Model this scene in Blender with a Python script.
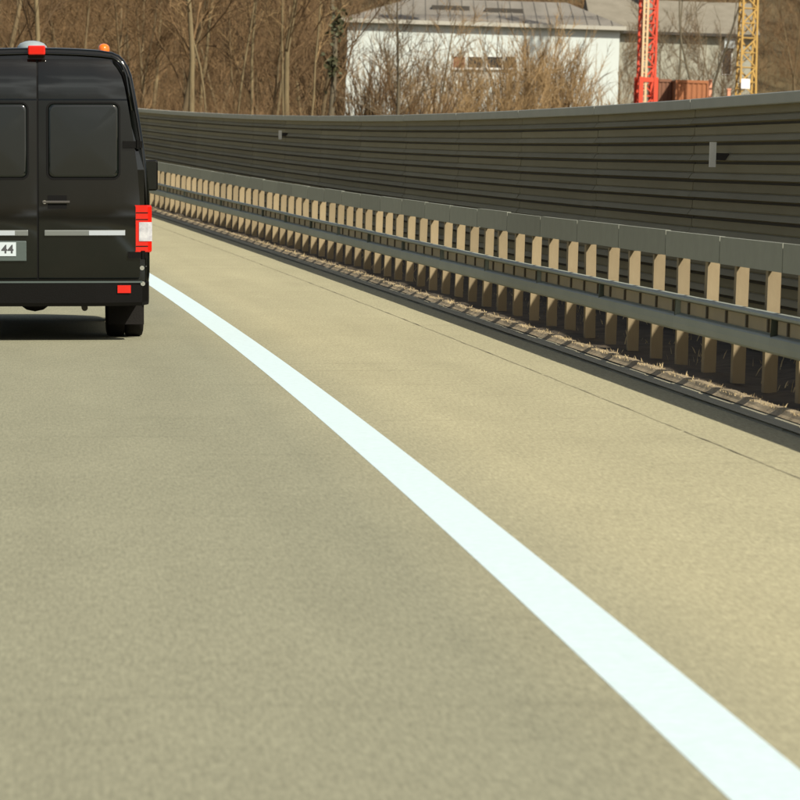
import bpy, math, random
from mathutils import Matrix, Vector, noise
# ---------------------------------------------------------------- scene, camera, light
sc = bpy.context.scene
for o in list(bpy.data.objects): bpy.data.objects.remove(o)
COL = sc.collection
F = 4400.0                      # focal length in pixels of the 800 px photograph
PITCH, YAW, ROLL, CAM_H = -0.04502, 0.064296, 0.030233, 1.445232
RAD, BANK, SAG = 1/0.000826, 0.030279, 1.07e-04      # left-hand bend, superelevation, gentle climb
cy, sy, cp, sp = math.cos(YAW), math.sin(YAW), math.cos(PITCH), math.sin(PITCH)
FWD = Vector((sy*cp, cy*cp, sp)); RT = Vector((cy, -sy, 0)); UP = RT.cross(FWD)
c_, s_ = math.cos(ROLL), math.sin(ROLL)
R2 = c_*RT + s_*UP; U2 = -s_*RT + c_*UP
CAM = Vector((0, 0, CAM_H))
cd = bpy.data.cameras.new('camera'); cam = bpy.data.objects.new('camera', cd); COL.objects.link(cam)
cd.sensor_width = 36; cd.lens = 36*F/800; cd.clip_start = 0.5; cd.clip_end = 5000
cd.dof.use_dof = True; cd.dof.focus_distance = 38.0; cd.dof.aperture_fstop = 11.0
m = Matrix.Identity(4)
for i in range(3): m[i][0] = R2[i]; m[i][1] = U2[i]; m[i][2] = -FWD[i]; m[i][3] = CAM[i]
cam.matrix_world = m
sc.camera = cam
SUN_EL, SUN_AZ = math.radians(42), math.radians(146.9)      # azimuth clockwise from +Y: behind the camera, to the right
SUN_DIR = Vector((math.sin(SUN_AZ)*math.cos(SUN_EL), math.cos(SUN_AZ)*math.cos(SUN_EL), math.sin(SUN_EL)))
w = bpy.data.worlds.new('World'); sc.world = w; w.use_nodes = True
nt = w.node_tree; bg = nt.nodes['Background']
sky = nt.nodes.new('ShaderNodeTexSky'); sky.sky_type = 'NISHITA'; sky.sun_disc = False
sky.sun_elevation = SUN_EL; sky.sun_rotation = SUN_AZ; sky.dust_density = 4.0; sky.air_density = 1.0; sky.ozone_density = 0.5
# fair-weather clouds over the whole dome, laid out on a flat cloud deck
wtc = nt.nodes.new('ShaderNodeTexCoord'); wsep = nt.nodes.new('ShaderNodeSeparateXYZ'); nt.links.new(wtc.outputs['Generated'], wsep.inputs[0])
wadd = nt.nodes.new('ShaderNodeMath'); wadd.operation = 'ADD'; wadd.inputs[1].default_value = 0.12; nt.links.new(wsep.outputs[2], wadd.inputs[0])
wmax = nt.nodes.new('ShaderNodeMath'); wmax.operation = 'MAXIMUM'; wmax.inputs[1].default_value = 0.05; nt.links.new(wadd.outputs[0], wmax.inputs[0])
wdiv = nt.nodes.new('ShaderNodeVectorMath'); wdiv.operation = 'DIVIDE'; nt.links.new(wtc.outputs['Generated'], wdiv.inputs[0]); nt.links.new(wmax.outputs[0], wdiv.inputs[1])
wno = nt.nodes.new('ShaderNodeTexNoise'); wno.inputs['Scale'].default_value = 1.1; wno.inputs['Detail'].default_value = 7; wno.inputs['Roughness'].default_value = 0.6
nt.links.new(wdiv.outputs[0], wno.inputs[0])
wrp = nt.nodes.new('ShaderNodeMapRange'); wrp.inputs[1].default_value = 0.54; wrp.inputs[2].default_value = 0.68; nt.links.new(wno.outputs[0], wrp.inputs[0])
wmx = nt.nodes.new('ShaderNodeMix'); wmx.data_type = 'RGBA'; wmx.inputs[7].default_value = (20.0, 20.4, 19.8, 1)
nt.links.new(wrp.outputs[0], wmx.inputs[0]); nt.links.new(sky.outputs[0], wmx.inputs[6])
nt.links.new(wmx.outputs[2], bg.inputs[0]); bg.inputs[1].default_value = 0.052
sl = bpy.data.lights.new('sun', 'SUN'); sl.energy = 4.3; sl.angle = math.radians(0.53); sl.color = (1.0, 0.93, 0.80)
so = bpy.data.objects.new('sun', sl); COL.objects.link(so)
so.rotation_euler = (-SUN_DIR).to_track_quat('-Z', 'Y').to_euler()
vs = sc.view_settings; vs.view_transform = 'Standard'; vs.look = 'None'; vs.gamma = 1; vs.use_curve_mapping = False
vs.exposure = 0.55

rnd = random.Random(7)
# ---------------------------------------------------------------- materials
def mat(name, col, rough=0.7, metal=0.0, var=None, scale=3.0, detail=4, amt=0.5, bump=0.0, bscale=40, spec=0.5, coat=0.0, coords='Object', stretch=None, randv=0.0):
    M = bpy.data.materials.new(name); M.use_nodes = True
    n = M.node_tree.nodes; l = M.node_tree.links; b = n['Principled BSDF']
    b.inputs['Roughness'].default_value = rough; b.inputs['Metallic'].default_value = metal
    b.inputs['Specular IOR Level'].default_value = spec; b.inputs['Coat Weight'].default_value = coat
    b.inputs['Coat Roughness'].default_value = 0.03
    b.inputs['Base Color'].default_value = (*col, 1)
    tc = n.new('ShaderNodeTexCoord'); src = tc.outputs[coords]
    if stretch:
        mp = n.new('ShaderNodeMapping'); mp.inputs['Scale'].default_value = stretch
        l.new(src, mp.inputs[0]); src = mp.outputs[0]
    out = None
    if var:
        no = n.new('ShaderNodeTexNoise'); no.inputs['Scale'].default_value = scale; no.inputs['Detail'].default_value = detail
        no.inputs['Roughness'].default_value = 0.65
        l.new(src, no.inputs[0])
        rp = n.new('ShaderNodeValToRGB'); rp.color_ramp.elements[0].position = 0.5-amt/2; rp.color_ramp.elements[1].position = 0.5+amt/2
        rp.color_ramp.elements[0].color = (*col, 1); rp.color_ramp.elements[1].color = (*var, 1)
        l.new(no.outputs[0], rp.inputs[0]); out = rp.outputs[0]
    if randv > 0:
        oi = n.new('ShaderNodeObjectInfo'); mr = n.new('ShaderNodeMapRange')
        mr.inputs[3].default_value = 1-randv; mr.inputs[4].default_value = 1+randv
        l.new(oi.outputs['Random'], mr.inputs[0])
        mx = n.new('ShaderNodeVectorMath'); mx.operation = 'SCALE'
        if out: l.new(out, mx.inputs[0])
        else: mx.inputs[0].default_value = col
        l.new(mr.outputs[0], mx.inputs['Scale']); out = mx.outputs[0]
    if out: l.new(out, b.inputs['Base Color'])
    if bump > 0:
        nb = n.new('ShaderNodeTexNoise'); nb.inputs['Scale'].default_value = bscale; nb.inputs['Detail'].default_value = 3
        l.new(src, nb.inputs[0])
        bp = n.new('ShaderNodeBump'); bp.inputs['Strength'].default_value = bump; bp.inputs['Distance'].default_value = 0.01
        l.new(nb.outputs[0], bp.inputs['Height']); l.new(bp.outputs[0], b.inputs['Normal'])
    return M

def road_material():
    M = bpy.data.materials.new('worn_concrete_road'); M.use_nodes = True
    n = M.node_tree.nodes; l = M.node_tree.links; b = n['Principled BSDF']
    b.inputs['Roughness'].default_value = 0.88; b.inputs['Specular IOR Level'].default_value = 0.08
    uv = n.new('ShaderNodeUVMap'); uv.uv_map = 'road'          # u = lateral metres, v = metres along the road
    sep = n.new('ShaderNodeSeparateXYZ'); l.new(uv.outputs[0], sep.inputs[0])
    def nz(scale, sx, sy_, detail=4, rough=0.6):
        mp = n.new('ShaderNodeMapping'); mp.inputs['Scale'].default_value = (sx, sy_, 1); l.new(uv.outputs[0], mp.inputs[0])
        t = n.new('ShaderNodeTexNoise'); t.inputs['Scale'].default_value = scale; t.inputs['Detail'].default_value = detail
        t.inputs['Roughness'].default_value = rough; l.new(mp.outputs[0], t.inputs[0]); return t.outputs[0]
    def mapr(v, a, b_, c, d):
        r = n.new('ShaderNodeMapRange'); r.inputs[1].default_value = a; r.inputs[2].default_value = b_
        r.inputs[3].default_value = c; r.inputs[4].default_value = d; l.new(v, r.inputs[0]); return r.outputs[0]
    def mix(f, a, b_):
        x = n.new('ShaderNodeMix'); x.data_type = 'RGBA'
        l.new(f, x.inputs[0]) if not isinstance(f, float) else None
        for sock, v in ((x.inputs[6], a), (x.inputs[7], b_)):
            if isinstance(v, tuple): sock.default_value = (*v, 1)
            else: l.new(v, sock)
        return x.outputs[2]
    lane = mix(mapr(nz(0.6, 1.0, 0.35), 0.3, 0.7, 0, 1), (0.232, 0.230, 0.160), (0.254, 0.250, 0.174))
    shoulder = mix(mapr(nz(0.5, 1.0, 0.4), 0.3, 0.7, 0, 1), (0.335, 0.312, 0.200), (0.362, 0.337, 0.216))
    colr = mix(mapr(sep.outputs[0], 1.2, 2.2, 0, 1), lane, shoulder)
    def mul(c, f):
        v = n.new('ShaderNodeVectorMath'); v.operation = 'SCALE'; l.new(c, v.inputs[0]); l.new(f, v.inputs['Scale']); return v.outputs[0]
    colr = mul(colr, mapr(nz(2.2, 1.0, 0.22, 5, 0.7), 0.3, 0.72, 0.945, 1.05))    # blotches
    colr = mul(colr, mapr(nz(75, 1.0, 0.08, 2, 0.9), 0.3, 0.7, 0.80, 1.20))       # tyre-combed aggregate
    colr = mul(colr, mapr(nz(40, 1.0, 0.25, 3, 0.9), 0.3, 0.7, 0.88, 1.12))
    colr = mul(colr, mapr(nz(1.6, 1.0, 0.03, 3, 0.6), 0.35, 0.65, 0.96, 1.03))    # faint wheel tracks
    colr = mul(colr, mapr(nz(1.0, 0.15, 2.0, 3, 0.8), 0.60, 0.76, 1.0, 0.82))     # rare transverse marks
    l.new(colr, b.inputs['Base Color'])
    bp = n.new('ShaderNodeBump'); bp.inputs['Strength'].default_value = 0.35; bp.inputs['Distance'].default_value = 0.006
    l.new(nz(70, 1, 1, 2), bp.inputs['Height']); l.new(bp.outputs[0], b.inputs['Normal'])
    return M

MT = {
 'road': road_material(),
 'paint': mat('white_road_paint', (0.60, 0.73, 0.75), 0.6, var=(0.52, 0.64, 0.65), scale=22, detail=8, amt=0.35, bump=0.15, bscale=60),
 'joint': mat('bitumen_joint', (0.09, 0.08, 0.055), 0.8, var=(0.29, 0.26, 0.165), scale=1.2, amt=0.25),
 'kerb': mat('kerb_concrete', (0.30, 0.28, 0.19), 0.85, var=(0.36, 0.335, 0.23), scale=2, amt=0.5, bump=0.3),
 'sand': mat('lit_line_grit', (0.20, 0.155, 0.090), 0.95, var=(0.40, 0.32, 0.20), scale=5, detail=8, amt=0.35, bump=0.6, bscale=25),  # grit, coloured pale to carry the sunlit line along the verge too
 'verge': mat('shade_darkened_verge', (0.030, 0.023, 0.013), 0.95, var=(0.095, 0.070, 0.040), scale=3, amt=0.4, bump=0.6, bscale=12),  # soil colour darkened to stand in for deep shade behind the posts
 'ground': mat('leaf_litter_ground', (0.055, 0.041, 0.017), 0.95, var=(0.125, 0.092, 0.038), scale=0.25, detail=8, amt=0.5, bump=0.5, bscale=2),
 'drygrass': mat('dry_grass', (0.42, 0.32, 0.17), 0.9, var=(0.55, 0.45, 0.26), scale=5, amt=0.5),
 'post': mat('weathered_tan_post', (0.245, 0.188, 0.105), 0.85, var=(0.32, 0.258, 0.152), scale=6, amt=0.6, bump=0.2, randv=0.16, stretch=(1, 1, 0.3)),
 'panel': mat('galvanised_panel', (0.205, 0.218, 0.175), 0.6, 0.0, var=(0.265, 0.275, 0.225), scale=4, amt=0.6, randv=0.08),
 'beam': mat('galvanised_beam', (0.235, 0.265, 0.215), 0.6, 0.0, var=(0.33, 0.35, 0.29), scale=3, amt=0.6, randv=0.08, stretch=(0.4, 1, 1)),
 'valley_tan': mat('tan_beam_valley', (0.34, 0.27, 0.16), 0.8, var=(0.25, 0.21, 0.14), scale=2.5, amt=0.5),  # tan tone along the recessed middle of the beam
 'dark_steel': mat('dark_steel', (0.04, 0.035, 0.03), 0.6, 0.3),
 'dark_mark': mat('dark_mark_plate', (0.09, 0.075, 0.05), 0.8),  # dark upright marks across the tan middle of the beam
 'plank': mat('stained_barrier_board', (0.190, 0.158, 0.080), 0.8, var=(0.265, 0.230, 0.135), scale=3, amt=0.8, randv=0.08, stretch=(0.25, 1, 1.5), bump=0.2, bscale=20),
 'cap': mat('coping_metal', (0.33, 0.335, 0.28), 0.6, 0.0, var=(0.40, 0.40, 0.335), scale=2, amt=0.6, randv=0.03),
 'marker': mat('sun_lightened_marker', (0.80, 0.78, 0.68), 0.6),  # pale plastic, lightened further to stand in for sunlight on the plate
 'black_paint': mat('black_van_paint', (0.002, 0.0035, 0.0028), 0.06, spec=0.55, var=(0.005, 0.005, 0.004), scale=2, amt=0.6),
 'black_plastic': mat('black_plastic', (0.003, 0.0028, 0.0025), 0.4, spec=0.18, bump=0.1, bscale=80),
 'rubber': mat('tyre_rubber', (0.010, 0.009, 0.008), 0.85, spec=0.2, bump=0.3, bscale=60),
 'glass': mat('tinted_rear_glass', (0.005, 0.007, 0.006), 0.04, spec=0.7),
 'seal': mat('window_seal', (0.002, 0.002, 0.002), 0.6, spec=0.15),
 'chrome': mat('chrome', (0.75, 0.76, 0.76), 0.12, 1.0),
 'brushed': mat('brushed_trim', (0.16, 0.175, 0.165), 0.35, 0.3),
 'red_lens': mat('red_lens', (0.52, 0.010, 0.004), 0.12, coat=0.5),
 'clear_lens': mat('clear_lens', (0.52, 0.53, 0.54), 0.12, coat=0.3, var=(0.30, 0.30, 0.33), scale=14, amt=0.3),
 'orange_lens': mat('orange_lens', (0.85, 0.16, 0.012), 0.15, coat=0.6),
 'trim_glint': mat('painted_sky_glint', (0.36, 0.40, 0.43), 0.25),  # colour stands in for sky reflected in the chrome
 'grip': mat('dull_handle_bar', (0.07, 0.066, 0.06), 0.3, 0.2),
 'plate': mat('plate_white', (0.46, 0.53, 0.56), 0.35),
 'ink': mat('plate_ink', (0.05, 0.055, 0.06), 0.5),
 'grey_plastic': mat('grey_plate_holder', (0.065, 0.085, 0.08), 0.35),
 'vent': mat('grey_blue_vent', (0.26, 0.31, 0.32), 0.35),
 'rim': mat('steel_rim', (0.25, 0.25, 0.25), 0.4, 0.7),
 'bark_pale': mat('pale_bark', (0.20, 0.155, 0.078), 0.9, var=(0.13, 0.10, 0.05), scale=1.5, amt=0.5, bump=0.5, bscale=12),
 'bark': mat('brown_bark', (0.105, 0.076, 0.038), 0.9, var=(0.155, 0.115, 0.058), scale=1.2, amt=0.5, bump=0.5, bscale=12, randv=0.25),
 'bark_dark': mat('dark_bark', (0.075, 0.062, 0.040), 0.9, var=(0.12, 0.10, 0.06), scale=1.2, amt=0.5),
 'twig': mat('brown_twigs', (0.105, 0.062, 0.026), 0.9, var=(0.165, 0.102, 0.044), scale=0.5, amt=0.5, randv=0.42),
 'twig_tan': mat('tan_twigs', (0.30, 0.205, 0.095), 0.9, var=(0.20, 0.13, 0.058), scale=0.6, amt=0.5, randv=0.12),
 'twig_dark': mat('dark_twigs', (0.11, 0.085, 0.05), 0.9, var=(0.16, 0.12, 0.07), scale=0.6, amt=0.5),
 'ivy': mat('ivy_leaves', (0.045, 0.050, 0.020), 0.7, var=(0.070, 0.072, 0.028), scale=4, amt=0.5),
 'white_wall': mat('white_hall_cladding', (0.60, 0.66, 0.63), 0.7, var=(0.52, 0.58, 0.555), scale=0.4, amt=0.6, stretch=(1, 1, 0.25)),
 'roof_grey': mat('grey_sheet_roof', (0.135, 0.122, 0.098), 0.8, var=(0.205, 0.188, 0.155), scale=0.7, amt=0.5, stretch=(1, 0.2, 1), randv=0.12),
 'fascia': mat('pale_fascia', (0.40, 0.39, 0.33), 0.7),
 'frame_white': mat('white_window_frame', (0.75, 0.76, 0.72), 0.5),
 'pane': mat('dark_pane', (0.03, 0.033, 0.035), 0.1),
 'pane_red': mat('reddish_blind', (0.22, 0.07, 0.045), 0.5),
 'house_wall': mat('grey_render', (0.37, 0.37, 0.30), 0.9, var=(0.27, 0.27, 0.215), scale=0.5, amt=0.6),
 'house_roof': mat('grey_brown_roof', (0.15, 0.135, 0.10), 0.9, var=(0.22, 0.20, 0.155), scale=1.2, amt=0.6),
 'eave': mat('dark_eave', (0.045, 0.04, 0.032), 0.8),
 'blind': mat('pale_blue_blind', (0.55, 0.62, 0.63), 0.6),
 'crane_red': mat('red_crane_paint', (0.62, 0.060, 0.020), 0.5, var=(0.52, 0.05, 0.02), scale=1, amt=0.5),
 'crane_cream': mat('cream_ladder', (0.58, 0.42, 0.24), 0.6),
 'crane_yellow': mat('yellow_crane_paint', (0.46, 0.28, 0.06), 0.55, var=(0.38, 0.24, 0.06), scale=1, amt=0.5),
 'container': mat('rusty_orange_container', (0.36, 0.14, 0.055), 0.8, var=(0.27, 0.105, 0.045), scale=1.0, amt=0.5),
 'container_b': mat('brown_container', (0.22, 0.10, 0.055), 0.8, var=(0.17, 0.08, 0.045), scale=1.0, amt=0.5),
 'pink_post': mat('salmon_post', (0.65, 0.30, 0.18), 0.7),
 'sign_white': mat('white_sign', (0.82, 0.83, 0.82), 0.5),
}
# ---------------------------------------------------------------- mesh helpers
class MB:
    def __init__(s): s.v = []; s.f = []
    def box(s, x0, x1, y0, y1, z0, z1):
        i = len(s.v)
        s.v += [(x0,y0,z0),(x1,y0,z0),(x1,y1,z0),(x0,y1,z0),(x0,y0,z1),(x1,y0,z1),(x1,y1,z1),(x0,y1,z1)]
        s.f += [tuple(i+k for k in q) for q in ((0,3,2,1),(4,5,6,7),(0,1,5,4),(1,2,6,5),(2,3,7,6),(3,0,4,7))]
        return s
    def bar(s, a, b, r, r2=None, n=4, up=None):
        a = Vector(a); b = Vector(b); d = b-a
        if d.length < 1e-6: return s
        d.normalize(); r2 = r if r2 is None else r2
        t = Vector((0,0,1)) if abs(d.z) < 0.9 else Vector((1,0,0))
        u = d.cross(t).normalized(); v = d.cross(u); i = len(s.v)
        for p, q in ((a, r), (b, r2)):
            for k in range(n):
                an = 2*math.pi*(k+0.5)/n; s.v.append(tuple(p + u*(q*math.cos(an)) + v*(q*math.sin(an))))
        for k in range(n): s.f.append((i+k, i+(k+1)%n, i+n+(k+1)%n, i+n+k))
        s.f.append(tuple(range(i+n-1, i-1, -1))); s.f.append(tuple(range(i+n, i+2*n)))
        return s
    def tube(s, pts, rad, n=6, cap=True):
        i = len(s.v); m_ = len(pts)
        for k in range(m_):
            d = (pts[min(k+1, m_-1)] - pts[max(k-1, 0)]).normalized()
            t = Vector((0.31,0.95,0)) if abs(d.z) > 0.7 else Vector((0,0,1))
            u = d.cross(t).normalized(); v = d.cross(u)
            for j in range(n):
                an = 2*math.pi*j/n; s.v.append(tuple(pts[k] + u*(rad[k]*math.cos(an)) + v*(rad[k]*math.sin(an))))
        for k in range(m_-1):
            for j in range(n):
                s.f.append((i+k*n+j, i+k*n+(j+1)%n, i+(k+1)*n+(j+1)%n, i+(k+1)*n+j))
        if cap: s.f.append(tuple(i+(m_-1)*n+j for j in range(n)))
        return s
    def extrude(s, prof, x0, x1):                      # closed profile of (y, z), swept along x
        i = len(s.v); n = len(prof)
        for x in (x0, x1): s.v += [(x, p[0], p[1]) for p in prof]
        for k in range(n): s.f.append((i+k, i+(k+1)%n, i+n+(k+1)%n, i+n+k))
        s.f.append(tuple(range(i+n-1, i-1, -1))); s.f.append(tuple(range(i+n, i+2*n)))
        return s
    def quad(s, *p):
        i = len(s.v); s.v += [tuple(q) for q in p]; s.f.append(tuple(range(i, i+len(p)))); return s
    def mesh(s, name, m_, smooth=False, fix=True):
        me = bpy.data.meshes.new(name); me.from_pydata(s.v, [], s.f)
        if fix:
            import bmesh
            bm = bmesh.new(); bm.from_mesh(me); bmesh.ops.recalc_face_normals(bm, faces=bm.faces); bm.to_mesh(me); bm.free()
        if smooth:
            for p in me.polygons: p.use_smooth = True
        me.materials.append(m_); return me
def link(name, me, M=None, parent=None, label=None, cat=None, group=None, kind=None):
    o = bpy.data.objects.new(name, me); COL.objects.link(o)
    if parent is not None:
        o.parent = parent
    if M is not None: o.matrix_basis = M
    if label: o['label'] = label
    if cat: o['category'] = cat
    if group: o['group'] = group
    if kind: o['kind'] = kind
    return o
def root(name, M, label, cat, group=None): return link(name, None, M, None, label, cat, group)
def bevel(o, wd, seg=2):
    b = o.modifiers.new('bevel', 'BEVEL'); b.width = wd; b.segments = seg; b.limit_method = 'ANGLE'; b.angle_limit = math.radians(40)
    return o
# ---------------------------------------------------------------- the road's own coordinates
def roadz(s):
    if s < 0: return 0.0
    if s < 165: return SAG*s*s
    z0, g0 = SAG*165*165, 2*SAG*165
    return z0 + g0*45*(1-math.exp(-(s-165)/45))
def road(s, a, h=0.0):
    ph = s/RAD; r = RAD+a
    return Vector((-RAD+r*math.cos(ph), r*math.sin(ph), BANK*a+h+roadz(s)))
def frame(s, a, h=0.0, upright=False):                # X along the road, Y left, Z up
    p = road(s, a, h); ph = s/RAD
    sl_ = 0 if upright else (roadz(s+.5)-roadz(s-.5))
    X = Vector((-math.sin(ph), math.cos(ph), sl_)).normalized()
    Y = Vector((-math.cos(ph), -math.sin(ph), 0)); Z = X.cross(Y)
    M = Matrix.Identity(4)
    for i in range(3): M[i][0] = X[i]; M[i][1] = Y[i]; M[i][2] = Z[i]; M[i][3] = p[i]
    return M
def pix(x, y, Y):                                     # photo pixel -> point at depth Y metres ahead
    d = FWD + R2*((x-400)/F) - U2*((y-400)/F)
    return CAM + d*(Y/d.y)
def strip(name, a0, a1, s0, s1, step, m_, h=0.0, na=1, hf=None, kind='structure'):
    ns = int((s1-s0)/step); me = bpy.data.meshes.new(name); v = []; f = []; uvs = []
    for i in range(ns+1):
        s = s0+(s1-s0)*i/ns
        for j in range(na+1):
            a = a0+(a1-a0)*j/na; v.append(tuple(road(s, a, h if hf is None else hf(s, a)))); uvs.append((a, s))
    for i in range(ns):
        for j in range(na):
            k = i*(na+1)+j; f.append((k, k+1, k+na+2, k+na+1))
    me.from_pydata(v, [], f); ul = me.uv_layers.new(name='road')
    for lp in me.loops: ul.data[lp.index].uv = uvs[lp.vertex_index]
    me.materials.append(m_)
    return link(name, me, kind=kind)
def sst(x, a, b):
    t = min(1, max(0, (x-a)/(b-a))); return t*t*(3-2*t)
def ground_z(x, y):
    r = math.hypot(x+RAD, y); a = r-RAD; s = RAD*math.atan2(y, x+RAD)
    near = roadz(s)+BANK*max(-14, min(8, a))-0.45
    far = 1.3 if a > 0 else roadz(s)-1.0
    t = sst(abs(a), 13, 28)
    z = near*(1-t)+far*t
    if y > 322: z += 0.5*(y-322)*0.46*sst(y, 322, 372)
    return z
# ---------------------------------------------------------------- ground
def make_ground():
    xs = [-900,-600,-400,-300,-200,-140,-100,-70]+[-50+5*i for i in range(33)]+[130,160,200,260,340,450,600,900]
    ys = [-500,-300,-200,-120,-80,-50,-30]+[-15+7.5*i for i in range(80)]+[600,640,700,800,1000,1400]
    v = []; f = []
    for y in ys:
        for x in xs:
            z = ground_z(x, y)
            if y > 325: z += 1.2*noise.noise(Vector((x*.05, y*.05, 0)))*sst(y, 325, 345)
            v.append((x, y, min(z, 75)))
    nx = len(xs)
    for j in range(len(ys)-1):
        for i in range(nx-1):
            k = j*nx+i; f.append((k, k+1, k+nx+1, k+nx))
    me = bpy.data.meshes.new('ground'); me.from_pydata(v, [], f); me.materials.append(MT['ground'])
    for p in me.polygons: p.use_smooth = True
    link('ground', me, kind='structure')
make_ground()
strip('road', -11.5, 4.09, -120, 330, 2.0, MT['road'], 0.0, 8)
strip('road_marking', 1.515, 1.765, -60, 240, 2.0, MT['paint'], 0.001)
# transverse/longitudinal joint in the shoulder: broken, uneven bitumen seam
def seam():
    mb = MB(); s = 14.0; r = random.Random(3); v = []; f = []
    while s < 150:
        L = r.uniform(0.8, 5.0)
        n = max(2, int(L/0.35))
        for i in range(n):
            s0, s1 = s+L*i/n, s+L*(i+1)/n
            q = []
            for ss in (s0, s1):
                c = 3.52+0.007*noise.noise(Vector((ss*0.9, 0, 0)))+0.005*noise.noise(Vector((ss*4, 3, 0)))
                wd = 0.0025+0.007*abs(noise.noise(Vector((ss*1.7, 9, 0))))
                q.append((c-wd, c+wd, ss))
            mb.quad(road(q[0][2], q[0][0], .004), road(q[0][2], q[0][1], .004), road(q[1][2], q[1][1], .004), road(q[1][2], q[1][0], .004))
        s += L+r.choice([0.0, 0.02, 0.05, 0.1])
    link('road_joint', mb.mesh('road_joint', MT['joint']), kind='structure')
seam()
# kerb stones, each about 1.27 m
A_KERB, A_BEAM, A_POST, A_WALL = 4.06, 4.40, 4.535, 5.645
kerb = link('kerb', strip('kerb_bed', 4.09, 4.20, -10, 170, 2, MT['kerb'], 0.02).data, kind='structure')
bpy.data.objects.remove(bpy.data.objects['kerb_bed'])
kb = MB().extrude([(0, -.02), (0, 0.003), (-0.010, 0.008), (-0.13, 0.032), (-0.13, -.02)], 0.006, 1.264)
kbm = kb.mesh('kerb_stone', MT['kerb'])
s = 20.0
while s < 170:
    link('kerb_stone', kbm, frame(s, 4.094, rnd.uniform(-.004, .004)), kerb); s += 1.27
def vergeh(s, a):
    return 0.010+0.045*sst(a, 4.26, 4.36)+0.05*noise.noise(Vector((s*0.7, a*3, 0)))*sst(a, 4.24, 4.4)-0.10*sst(a, 5.0, 8)
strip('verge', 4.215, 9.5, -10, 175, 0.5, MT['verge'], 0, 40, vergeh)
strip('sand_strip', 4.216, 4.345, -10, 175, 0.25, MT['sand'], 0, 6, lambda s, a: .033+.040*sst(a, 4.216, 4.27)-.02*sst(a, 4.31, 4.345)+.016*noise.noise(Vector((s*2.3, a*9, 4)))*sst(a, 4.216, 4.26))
# dry grass at the foot of the rail
def grass():
    mb = MB(); r = random.Random(11)
    posts = [20+1.27*i for i in range(110)]
    def blade(s, a, h, wd):
        p = road(s, a, 0.064 if a < 4.33 else 0.045); dx, dy = r.uniform(-.6, .6)*h, r.uniform(-.6, .6)*h; an = r.uniform(0, 6.28)
        e = Vector((math.cos(an)*wd, math.sin(an)*wd, 0))
        mb.quad(p-e, p+e, p+Vector((dx*.4, dy*.4, h*.6))+e*.6, p+Vector((dx, dy, h)))
    for s in posts:
        for k in range(r.randint(4, 26)):
            blade(s+r.gauss(0, .08), 4.31+r.gauss(0, .045), r.uniform(.01, .05), r.uniform(.002, .004))
    for k in range(11000):
        blade(r.uniform(20, 165), 4.24+abs(r.gauss(0, .045)), r.uniform(.006, .022), r.uniform(.0015, .004))
    for k in range(1500):
        blade(r.uniform(20, 165), r.uniform(4.6, 5.6), r.uniform(.03, .09), r.uniform(.003, .005))
    link('dry_grass', mb.mesh('dry_grass', MT['drygrass'], fix=False), label='dry straw coloured grass along the foot of the guard rail', cat='grass', kind='stuff')
grass()
# ---------------------------------------------------------------- guard rail
def guard_rail():
    base = road(60, A_POST, 0); T = Matrix.Translation(base); Ti = Matrix.Translation(-base)
    g = root('guard_rail', T, 'grey steel guard rail on tan posts with a box rail on top beside the shoulder', 'guard rail')
    PS = 1.25; S0, N = 10.63, 120
    pm = MB().box(-.045, .045, -.043, .043, 0.0, 0.79).mesh('post', MT['post'])
    pn = MB().box(-1.25+.010, 1.25-.010, -.02, .02, 0.857, 1.043)
    panm = pn.mesh('top_rail', MT['panel'])
    # W beam, local y = left = towards the road
    front = [(0,.612),(.050,.604),(.062,.596),(.062,.582),(.050,.576),(.016,.574),(.016,.476),(.050,.468),(.064,.458),(.068,.412),(.066,.376),(.052,.362),(.012,.356)]
    back = [(y-.006, z-.003) for y, z in reversed(front)]
    bm_ = MB().extrude(front+back, -2.0, 2.04).mesh('beam', MT['beam'])
    vm = MB().extrude([(.0185,.570),(.0185,.481),(.0245,.484),(.0245,.566)], -2.0, 1.97).mesh('tan_strip', MT['valley_tan'])
    br = MB().box(-.017, .017, .026, .040, .484, .566).mesh('dark_plate', MT['dark_mark'])
    sp_ = MB().box(-.03, .03, -.09, .004, .42, .54).mesh('spacer', MT['dark_steel'])
    for i in range(N):
        s = S0+PS*i
        M = frame(s, A_POST+.0, 0.06, True) @ Matrix.Rotation(rnd.uniform(-.06, .06), 4, 'Z') @ Matrix.Rotation(rnd.gauss(0, .008), 4, 'X')
        link('post', pm, Ti @ M, g)
        if i % 2 == 0: link('top_rail', panm, Ti @ frame(s+PS*.5, A_POST-.032, rnd.uniform(-.005, .005)), g)
        link('spacer', sp_, Ti @ frame(s, A_BEAM), g)
    s = 13.0; k = 0
    while s < 158:
        b = link('beam', bm_, Ti @ frame(s, A_BEAM, (0.0 if k % 2 else .0)+rnd.uniform(-.003, .003)) @ Matrix.Rotation(rnd.uniform(-.0012,.0012)+.0015, 4, 'Z'), g)
        link('tan_strip', vm, None, b)
        for q in range(5):
            link('dark_plate', br, Matrix.Translation((-1.72+.82*q, 0, 0)), b)
        s += 4.0; k += 1
guard_rail()
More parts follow.
